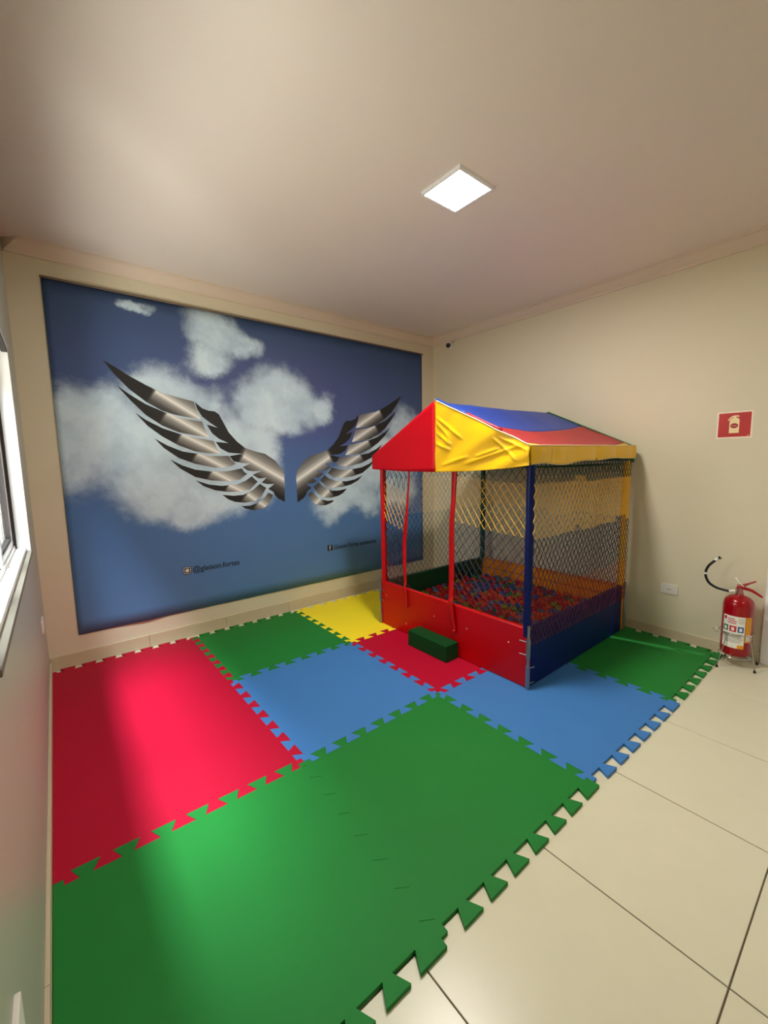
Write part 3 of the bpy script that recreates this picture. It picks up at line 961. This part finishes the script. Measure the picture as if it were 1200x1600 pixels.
# nets: zigzag cords that touch at the knots, in four coloured bands
ZB = [1.43, 1.295, 0.965, 0.63, 0.0]
CELL_W, CELL_H = 0.029, 0.074
def net(mb, width, fn, z0=0.29, z1=1.43, r=0.0023, cw=CELL_W):
    nc = max(3, int(round(width / cw)))
    nk = int(round((z1 - z0) / (CELL_H / 2)))
    for j in range(nc):
        pts, ms = [], []
        for q in range(nk + 1):
            z = z1 + (z0 - z1) * q / nk
            s = (j + 0.5 + (0.5 if (j + q) % 2 else -0.5)) / nc
            p = fn(s, z)
            pts.append(p)
            if q < nk:
                zm = z - 0.5 * (z1 - z0) / nk
                zm += 0.012 * noise.noise(Vector((s * 4, z * 2, 5)))
                ms.append(0 if zm > ZB[1] else 1 if zm > ZB[2] else 2 if zm > ZB[3] else 3)
        mb.tube(pts, r, 4, caps=False, mats=ms)
def slack(s, z, amp):
    return amp * math.sin(PI * min(1, max(0, s))) * (0.4 + 0.6 * noise.noise(Vector((s * 3, z * 2.2, 2))))
# straps at the opening
S1 = [(-1.218, 1.37, 0.010), (-1.222, 1.25, 0.009), (-1.205, 1.08, 0.012), (-1.175, 0.90, 0.021), (-1.158, 0.77, 0.023), (-1.168, 0.60, 0.021), (-1.190, 0.45, 0.014), (-1.208, 0.36, 0.009), (-1.211, 0.27, 0.011)]
S2 = [(-1.690, 1.37, 0.026), (-1.690, 1.25, 0.022), (-1.688, 1.15, 0.020), (-1.672, 1.0, 0.021), (-1.668, 0.85, 0.024), (-1.672, 0.65, 0.025), (-1.680, 0.45, 0.023), (-1.698, 0.32, 0.020), (-1.720, 0.215, 0.016)]
def along(S, z, c=0):
    for a, b in zip(S, S[1:]):
        if z >= b[1]:
            t2 = (z - b[1]) / (a[1] - b[1])
            return b[c] + (a[c] - b[c]) * min(1, max(0, t2))
    return S[-1][c]
def strap(S):
    def fn(u, w):
        z = S[0][1] + (S[-1][1] - S[0][1]) * w
        y, hw = along(S, z), along(S, z, 2)
        x = HX0 - 0.004 - 0.006 * math.sin(w * 9) - (0.010 if z < 0.44 else 0.0) + (0.020 * (z - 0.44) if z > 0.44 else 0)
        return (x - 0.006 * math.sin(PI * u), y + hw * (1 - 2 * u), z)
    return fn
for S, lab in ((S1, 'narrow twisted red strap left of the opening'), (S2, 'wider red strap right of the opening')):
    o = HM().grid(strap(S), 4, 60).build('strap', V_RED, smooth=True, solid=0.003)
    o['label'] = lab
    q = HM().lathe([(0.0, -0.016), (0.010, -0.012), (0.015, 0), (0.010, 0.012), (0.0, 0.016)], (HX0 - 0.020, S[-1][0], S[-1][1] - 0.004), 14).build('knot', V_RED, o, smooth=True)
def front_x(z):
    return HX0 + 0.006 + (0.010 if z > 0.41 else 0.036)
n1 = HM()
net(n1, 0.36, lambda s, z: (front_x(z) + slack(s, z, -0.02), (HY0 - 0.01) + (along(S1, z) + 0.01 - HY0 + 0.01) * s, z - 0.10 * s * (1 if 0.5 < z < 1.32 else 0)), z0=0.37)
n1.build('front_net', NET, fixn=False)['label'] = 'slack net left of the opening'
n2 = HM()
net(n2, 0.60, lambda s, z: (front_x(z) + slack(s, z, 0.02), along(S2, z) - 0.004 + (HY1 + 0.012 - along(S2, z)) * s, z + (0.05 * (1 - s) ** 2 if z < 1.3 else 0) - 0.10 * (1 - s) * max(0, 0.9 - z)), z0=0.30, r=0.0028)
n2.build('front_net', NET, fixn=False)['label'] = 'diamond net right of the opening'
n3 = HM()
net(n3, HX1 - HX0, lambda s, z: (HX0 + 0.006 + (HX1 - HX0 - 0.012) * s, HY1 - 0.006 - 0.004 - slack(s, z, 0.012), z + (0.02 * noise.noise(Vector((s * 5, z * 3, 8)))) * math.sin(PI * s) * (1 if z > 0.45 else 0.3)), z0=0.29, cw=0.024)
n3.build('side_net', NET, fixn=False)
n4 = HM()
net(n4, HY0 - HY1, lambda s, z: (HX1 - 0.045 - slack(s, z, 0.015), HY0 - 0.02 + (HY1 - HY0 + 0.04) * s, z + 0.02 * noise.noise(Vector((s * 5, z * 3, 1)))), z0=0.38)
n4.build('back_net', NET, fixn=False)
n5 = HM()
net(n5, HX1 - HX0, lambda s, z: (HX0 + 0.02 + (HX1 - HX0 - 0.04) * s, HY0 - 0.008 - slack(s, z, 0.012), z), z0=0.37)
n5.build('side_net', NET, fixn=False)

# ------------------------------------------------------------------ balls
BALLC = {'red': srgb(166, 14, 16), 'orange': srgb(190, 62, 18), 'lime': srgb(112, 118, 22), 'blue': srgb(18, 74, 128), 'lilac': srgb(78, 82, 116), 'green': srgb(16, 88, 56)}
BM = {k: mat('ball_' + k, v, 0.38, var=0.04, spec=0.35) for k, v in BALLC.items()}
BR = 0.0335
def ball_mesh(m, sub):
    bm = bmesh.new()
    bmesh.ops.create_icosphere(bm, subdivisions=sub, radius=BR)
    me = bpy.data.meshes.new('ball')
    bm.to_mesh(me)
    bm.free()
    me.materials.append(m)
    me.polygons.foreach_set('use_smooth', [True] * len(me.polygons))
    return me
BMESH = {k: ball_mesh(m, 3) for k, m in BM.items()}
ico = bmesh.new()
bmesh.ops.create_icosphere(ico, subdivisions=1, radius=BR)
ICO_V = [v.co.copy() for v in ico.verts]
ICO_F = [tuple(v.index for v in f.verts) for f in ico.faces]
ico.free()
def level(x, y):
    return 0.205 + 0.030 * math.exp(-(((x - 3.45) / 0.35) ** 2 + ((y + 1.45) / 0.40) ** 2)) + 0.014 * noise.noise(Vector((x * 3, y * 3, 0)))
cells = []
x0, x1, y0, y1 = HX0 + PT + BR + 0.003, HX1 - PT - BR - 0.006, HY1 + PT + BR + 0.003, HY0 - PT - BR - 0.003
rows = int((y1 - y0) / 0.0590)
for jr in range(rows + 1):
    yy = y0 + (y1 - y0) * jr / rows
    nx = int((x1 - x0) / 0.0684)
    for iq in range(nx + 1):
        xx = x0 + 0.0684 * iq + (0.0342 if jr % 2 else 0)
        if xx <= x1:
            cells.append((xx, yy))
top = []
for (xx, yy) in cells:
    zz = level(xx, yy) + random.uniform(-0.008, 0.008)
    dx, dy = xx - CAM.x, yy - CAM.y
    vis = 0.0
    tt = (HX0 - CAM.x) / dx                         # where the sight line passes the front panel
    zc = CAM.z + (zz + BR - CAM.z) * tt
    yc = CAM.y + dy * tt
    hid = HY1 < yc < HY0 and zc < zt
    tt = (HY1 - CAM.y) / dy
    zc = CAM.z + (zz + BR - CAM.z) * tt
    xc = CAM.x + dx * tt
    hid = hid or (HX0 < xc < HX1 and zc < zt)
    n_ = noise.noise(Vector((xx * 2.2 + 9, yy * 2.2, 1)))
    rnd = random.random()
    bl_ = math.exp(-(((xx - 3.35) / 0.22) ** 2 + ((yy + 1.10) / 0.22) ** 2))
    if rnd < 0.75 * bl_:
        c = random.choice(['blue', 'blue', 'blue', 'green'])
    else:
        c = random.choices(['red', 'orange', 'lime', 'blue', 'lilac', 'green'], [0.34 + 0.25 * n_, 0.22, 0.18, 0.07, 0.15, 0.04])[0]
    top.append((hid, dx * dx + dy * dy, xx, yy, zz, c))
top.sort()
for (hid, d, xx, yy, zz, c) in top[:300]:
    o = bpy.data.objects.new('ball', BMESH[c])
    COL.objects.link(o)
    o.location = (xx, yy, zz)
    tag(o, '%s plastic ball among the balls inside the netted pit' % {'lime': 'yellow-green', 'lilac': 'greyish lilac'}.get(c, c), 'ball', '%s balls in the ball pit' % c)
hb = MB()
keys = list(BALLC)
def low_ball(p, c, rot=0.0):
    hb.add([(p[0] + v.x, p[1] + v.y, p[2] + v.z) for v in ICO_V], ICO_F, keys.index(c))
for (hid, d, xx, yy, zz, c) in top[300:]:
    low_ball((xx, yy, zz), c)
for lay in range(1, 4):
    for (xx, yy) in cells:
        xs_ = min(x1, xx + (0.0342 if lay % 2 else 0))
        low_ball((xs_, min(y1, yy + (0.018 if lay % 2 else 0)), max(HZ + BR, level(xx, yy) - 0.012 - lay * 0.053)), random.choice(keys))
hbo = hb.build('ball_pit_balls', [BM[k] for k in keys], smooth=True)
hbo['kind'] = 'stuff'
tag(hbo, 'remaining plastic balls that fill the pit underneath and behind the panels', 'balls')

# ------------------------------------------------------------------ step in front of the house
st = MB().box((-0.0625, -0.20, 0), (0.0625, 0.20, 0.122)).build('step_block', mat('step_green', srgb(2, 70, 32), 0.42, var=0.05, vscale=5, bump=0.05, bscale=50, spec=0.12), smooth=True, bevel=0.006, angle=30)
st.location = (2.230, -1.548, HZ)
tag(st, 'small dark green padded step in front of the red panel opening', 'step')

# ------------------------------------------------------------------ fire extinguisher
EC = Vector((3.685, -3.03, 0.0))
ext = empty('fire_extinguisher', (EC.x, EC.y, 0.075), 'red fire extinguisher with white label standing in a wire stand', 'fire extinguisher')
R = 0.084
prof = [(0.0, 0.0), (0.060, 0.0), (0.074, 0.004), (0.081, 0.014), (R, 0.030), (R, 0.345), (0.082, 0.365), (0.074, 0.386), (0.058, 0.402), (0.036, 0.412), (0.024, 0.416), (0.022, 0.424), (0.0, 0.424)]
MB().lathe(prof, (0, 0, 0), 40).build('body', EXT_RED, ext, smooth=True, angle=60)
MB().lathe([(0.0, 0.42), (0.020, 0.42), (0.021, 0.436), (0.017, 0.438), (0.017, 0.462), (0.0, 0.462)], (0, 0, 0), 20).build('valve', mat('valve_pink_metal', srgb(176, 120, 118), 0.35, metal=0.6), ext, smooth=True, angle=40)
# levers point to the near side (towards -Y, right in the picture)
lv = MB()
lv.tube([(0, 0.018, 0.466), (0, -0.02, 0.468), (0, -0.06, 0.460), (-0.004, -0.105, 0.436), (-0.004, -0.118, 0.426)], [0.012, 0.012, 0.009, 0.008, 0.006], 10)
lv.build('carry_handle', EXT_RED, ext, smooth=True, angle=50)
lv = MB()
lv.tube([(0, 0.014, 0.474), (0, -0.012, 0.482), (-0.002, -0.05, 0.508), (-0.002, -0.078, 0.526)], [0.012, 0.010, 0.006, 0.005], 10)
lv.build('squeeze_lever', EXT_RED, ext, smooth=True, angle=50)
MB().tube([(-0.014, 0.026, 0.535), (-0.016, 0.012, 0.512), (-0.016, -0.006, 0.492), (-0.014, -0.022, 0.480)], 0.0038, 8).build('seal_strip', M_PLASTIC_W, ext, smooth=True)
# hose
def cat(P, n=8):
    out = []
    for i in range(len(P) - 1):
        p0, p1, p2, p3 = P[max(i - 1, 0)], P[i], P[i + 1], P[min(i + 2, len(P) - 1)]
        for q in range(n):
            t2 = q / n
            out.append(0.5 * ((2 * p1) + (p2 - p0) * t2 + (2 * p0 - 5 * p1 + 4 * p2 - p3) * t2 * t2 + (3 * p1 - p0 - 3 * p2 + p3) * t2 ** 3))
    return out + [P[-1]]
wp = [(3.66, -3.008, 0.520), (3.65, -2.979, 0.514), (3.65, -2.945, 0.516), (3.65, -2.905, 0.524), (3.65, -2.863, 0.552), (3.65, -2.842, 0.606), (3.65, -2.854, 0.662), (3.65, -2.888, 0.708), (3.65, -2.918, 0.738)]
wp = [Vector(p) - Vector((EC.x, EC.y, 0.075)) for p in wp]
hp = cat(wp)
hose = MB().tube(hp, 0.0085, 10).build('hose', M_BLACK, ext, smooth=True, angle=50)
MB().tube(hp[0:9], 0.0095, 10).build('hose_fitting', M_PLASTIC_W, hose, smooth=True, angle=50)
MB().tube(hp[-8:-3], 0.0095, 10).build('nozzle_band', M_PLASTIC_W, hose, smooth=True, angle=50)
MB().tube([hp[-3], hp[-1]], [0.010, 0.012], 12).build('nozzle', M_BLACK, hose, smooth=True, angle=50)
MB().tube(hp[40:43], 0.0096, 10).build('hose_clip', M_PLASTIC_W, hose, smooth=True, angle=50)
# label wrapped on the cylinder; angle 0 looks at the camera, positive to the picture's right
A0 = math.atan2(CAM.y - EC.y, CAM.x - EC.x)
def patch(mb, a0, a1, z0, z1, rad, mi=0, n=10, zb=None):
    vs, fs = [], []
    for q in range(n + 1):
        a = A0 + a0 + (a1 - a0) * q / n
        for z in (z0, z1):
            vs.append((rad * math.cos(a), rad * math.sin(a), z))
    fs = [(2 * q, 2 * q + 2, 2 * q + 3, 2 * q + 1) for q in range(n)]
    return mb.add(vs, fs, mi)
LW = mat('label_white', srgb(244, 240, 230), 0.4, var=0.03, vscale=40)
LO = mat('label_orange', srgb(240, 160, 20), 0.4)
LR = mat('label_red', srgb(196, 30, 40), 0.4)
LG = mat('label_green', srgb(30, 110, 72), 0.4)
LB = mat('label_blue', srgb(44, 96, 160), 0.4)
LK = mat('label_grey', srgb(150, 140, 130), 0.5)
lab = MB()
patch(lab, -0.98, 0.52, 0.065, 0.285, R + 0.0006, 0, 18)
lo = lab.build('label', LW, ext, smooth=True, fixn=False)
q = MB()
patch(q, 0.56, 1.02, 0.11, 0.285, R + 0.0006, 0)
patch(q, 0.10, 0.52, 0.066, 0.090, R + 0.0012, 0)
q.build('label_stripe', LO, lo, smooth=True, fixn=False)
for a0, a1, m in ((-0.92, -0.55, LG), (-0.46, -0.02, LR), (0.06, 0.44, LB)):
    q = MB()
    patch(q, a0, a1, 0.178, 0.218, R + 0.0012)
    q.build('label_pictogram', m, lo, smooth=True, fixn=False)
    q = MB()
    am = (a0 + a1) / 2
    patch(q, am - 0.09, am + 0.09, 0.186, 0.208, R + 0.0018)
    q.build('pictogram_symbol', LW, lo, smooth=True, fixn=False)
q = MB()
patch(q, -0.90, -0.70, 0.255, 0.277, R + 0.0012)
for i_, (a0, a1) in enumerate(((-0.62, -0.15), (-0.62, -0.02), (-0.62, -0.05))):
    patch(q, a0, a1, 0.262 - i_ * 0.014, 0.268 - i_ * 0.014, R + 0.0012)
q.build('label_heading', LR, lo, smooth=True, fixn=False)
q = MB()
for i_ in range(4):
    patch(q, 0.06, 0.46, 0.270 - i_ * 0.010, 0.273 - i_ * 0.010, R + 0.0012)
for i_ in range(6):
    patch(q, -0.90, 0.40 - 0.07 * (i_ % 3), 0.160 - i_ * 0.011, 0.164 - i_ * 0.011, R + 0.0012)
q.build('label_lines', LK, lo, smooth=True, fixn=False)
q = MB()
patch(q, 0.62, 0.94, 0.12, 0.165, R + 0.0012)
q.build('label_sticker', LW, lo, smooth=True, fixn=False)

# wire stand (a thing of its own)
sd = empty('extinguisher_stand', (EC.x, EC.y, 0), 'thin chrome wire stand with black feet holding the fire extinguisher', 'stand')
feet = [(-0.146, 0.062), (-0.066, -0.121), (0.082, 0.066), (0.095, -0.105)]
def ring(mb, r, z, wr=0.003, n=36):
    mb.tube([(r * math.cos(2 * PI * q / n), r * math.sin(2 * PI * q / n), z) for q in range(n + 1)], wr, 6, caps=False)
q = MB()
ring(q, 0.094, 0.235)
q.build('upper_ring', M_CHROME, sd, smooth=True)
q = MB()
ring(q, 0.090, 0.070)
q.tube([(-0.088, 0, 0.070), (0.088, 0, 0.070)], 0.003, 6)
q.tube([(0, -0.088, 0.070), (0, 0.088, 0.070)], 0.003, 6)
q.build('base_ring', M_CHROME, sd, smooth=True)
for (fx, fy) in feet:
    d = Vector((fx, fy)).normalized()
    p = [(fx, fy, 0.006), (fx * 0.62 + d.x * 0.037, fy * 0.62 + d.y * 0.037, 0.09), (d.x * 0.097, d.y * 0.097, 0.19), (d.x * 0.096, d.y * 0.096, 0.237)]
    lg = MB().tube([Vector(a) for a in p], 0.003, 6).build('leg', M_CHROME, sd, smooth=True)
    MB().lathe([(0, 0.0), (0.007, 0.0), (0.0085, 0.006), (0.006, 0.016), (0, 0.016)], (fx, fy, 0), 12).build('foot', M_BLACK, lg, smooth=True, angle=50)
lp = MB().tube([(0.096 * math.cos(a), 0.096 * math.sin(a) + 0.0, 0.235) if 0 else (-0.03 + 0.0, 0.092 + 0.030 * math.sin(a), 0.235 + 0.012 * math.cos(a) - 0.012) for a in [PI * q_ / 12 for q_ in range(13)]], 0.003, 6).build('wire_loop', M_CHROME, sd, smooth=True)

# ------------------------------------------------------------------ sign, sockets, camera
sg = empty('fire_sign', (W, -2.898, 1.643), 'red square fire extinguisher sign with white border on the right wall', 'sign')
def rw(name, poly, x, m, parent, h=0.001):
    # u runs to the picture's right (towards -Y), v up
    return MB().prism(poly, lambda u, v, t2: (-x - t2, -u, v), h).build(name, m, parent)
S_W, S_H = 0.197, 0.184
rw('sign_plate', rrect(0, 0, S_W, S_H, 0.003), 0.0, mat('sign_cream', srgb(250, 232, 206), 0.45), sg, 0.002)
rw('sign_field', rrect(0, 0, S_W - 0.020, S_H - 0.020, 0.001), 0.002, mat('sign_red', srgb(190, 20, 22), 0.45, var=0.04, vscale=8), sg, 0.0006)
SGC = mat('sign_symbol', srgb(250, 222, 168), 0.45)
body = [(-0.027, -0.056), (0.027, -0.056), (0.027, 0.030), (0.024, 0.040), (0.016, 0.046), (0.008, 0.049), (0.008, 0.056), (0.022, 0.052), (0.026, 0.058), (0.016, 0.064), (-0.006, 0.064), (-0.018, 0.058), (-0.030, 0.046), (-0.038, 0.032), (-0.033, 0.030), (-0.024, 0.042), (-0.012, 0.051), (-0.006, 0.052), (-0.006, 0.048), (-0.017, 0.044), (-0.025, 0.036), (-0.027, 0.026)]
sy = rw('sign_symbol', body, 0.0026, SGC, sg, 0.0006)
rw('symbol_oval', circ(0.0, -0.006, 0.017, 24, 1.25), 0.0032, mat('oval_dark_red', srgb(128, 16, 20), 0.45), sy, 0.0006)
rw('oval_bar', rrect(0.0, -0.006, 0.028, 0.010, 0.003), 0.0038, mat('oval_pink', srgb(236, 96, 84), 0.45), sy, 0.0006)
rw('sign_mark', rrect(0.078, -0.075, 0.008, 0.004, 0.001), 0.0026, SGC, sg, 0.0004)

def socket(name, loc, rot, label, holes=True):
    r = empty(name, loc, label, 'socket')
    r.rotation_euler.z = rot
    # local: plate faces -X
    MB().prism(rrect(0, 0, 0.118, 0.080, 0.006), lambda u, v, t2: (-t2, -u, v), 0.010).build('cover_plate', M_PLASTIC_W, r, bevel=0.002)
    pl = MB().prism(rrect(0, 0, 0.046, 0.026, 0.012), lambda u, v, t2: (-0.010 - t2, -u, v), 0.0012).build('socket_insert', M_PLASTIC_W, r)
    for u in (-0.010, 0.0, 0.010):
        MB().prism(circ(u, -0.003 if u == 0 else 0.001, 0.0032, 10), lambda a, v, t2: (-0.0112 - t2, -a, v), 0.0004).build('hole', M_BLACK, pl)
    return r
socket('wall_socket', (W, -2.577, 0.398), 0, 'white wall socket on the right wall left of the fire extinguisher')
socket('wall_socket', (-0.0063, -0.45, 0.48), PI + ROT, 'white wall socket low on the left wall near the back corner')
socket('wall_socket', (-0.0396, -2.79, 0.452), PI + ROT, 'white wall socket on the left wall near the viewer')

sc_ = empty('security_camera', (W, -0.292, 2.735), 'small white security camera with black lens under the crown moulding', 'camera')
cd = Vector((-0.86, -0.42, -0.30)).normalized()
rotq = cd.to_track_quat('Z', 'Y').to_matrix().to_4x4()
MB().lathe([(0, 0), (0.036, 0), (0.038, 0.004), (0.034, 0.016), (0.024, 0.020), (0, 0.020)], (0, 0, 0), 24).build('base', M_PLASTIC_W, sc_, smooth=True, angle=40).matrix_local = Matrix.Rotation(-PI / 2, 4, 'Y')
cb = MB().lathe([(0, -0.036), (0.020, -0.032), (0.034, -0.014), (0.036, 0.004), (0.033, 0.020), (0.024, 0.027), (0, 0.027)], (0, 0, 0), 24).build('housing', M_PLASTIC_W, sc_, smooth=True, angle=40)
cb.matrix_local = Matrix.Translation((-0.045, 0, 0)) @ rotq
ln = MB().lathe([(0, 0.022), (0.027, 0.024), (0.026, 0.030), (0.018, 0.036), (0, 0.038)], (0, 0, 0), 24).build('lens', M_BLACK, sc_, smooth=True, angle=50)
ln.matrix_local = Matrix.Translation((-0.045, 0, 0)) @ rotq
MB().tube([(-0.01, -0.02, 0.02), (-0.01, -0.045, 0.042), (-0.005, -0.06, 0.05)], 0.003, 6).build('cable', mat('brown_cable', srgb(90, 60, 44), 0.5), sc_, smooth=True)
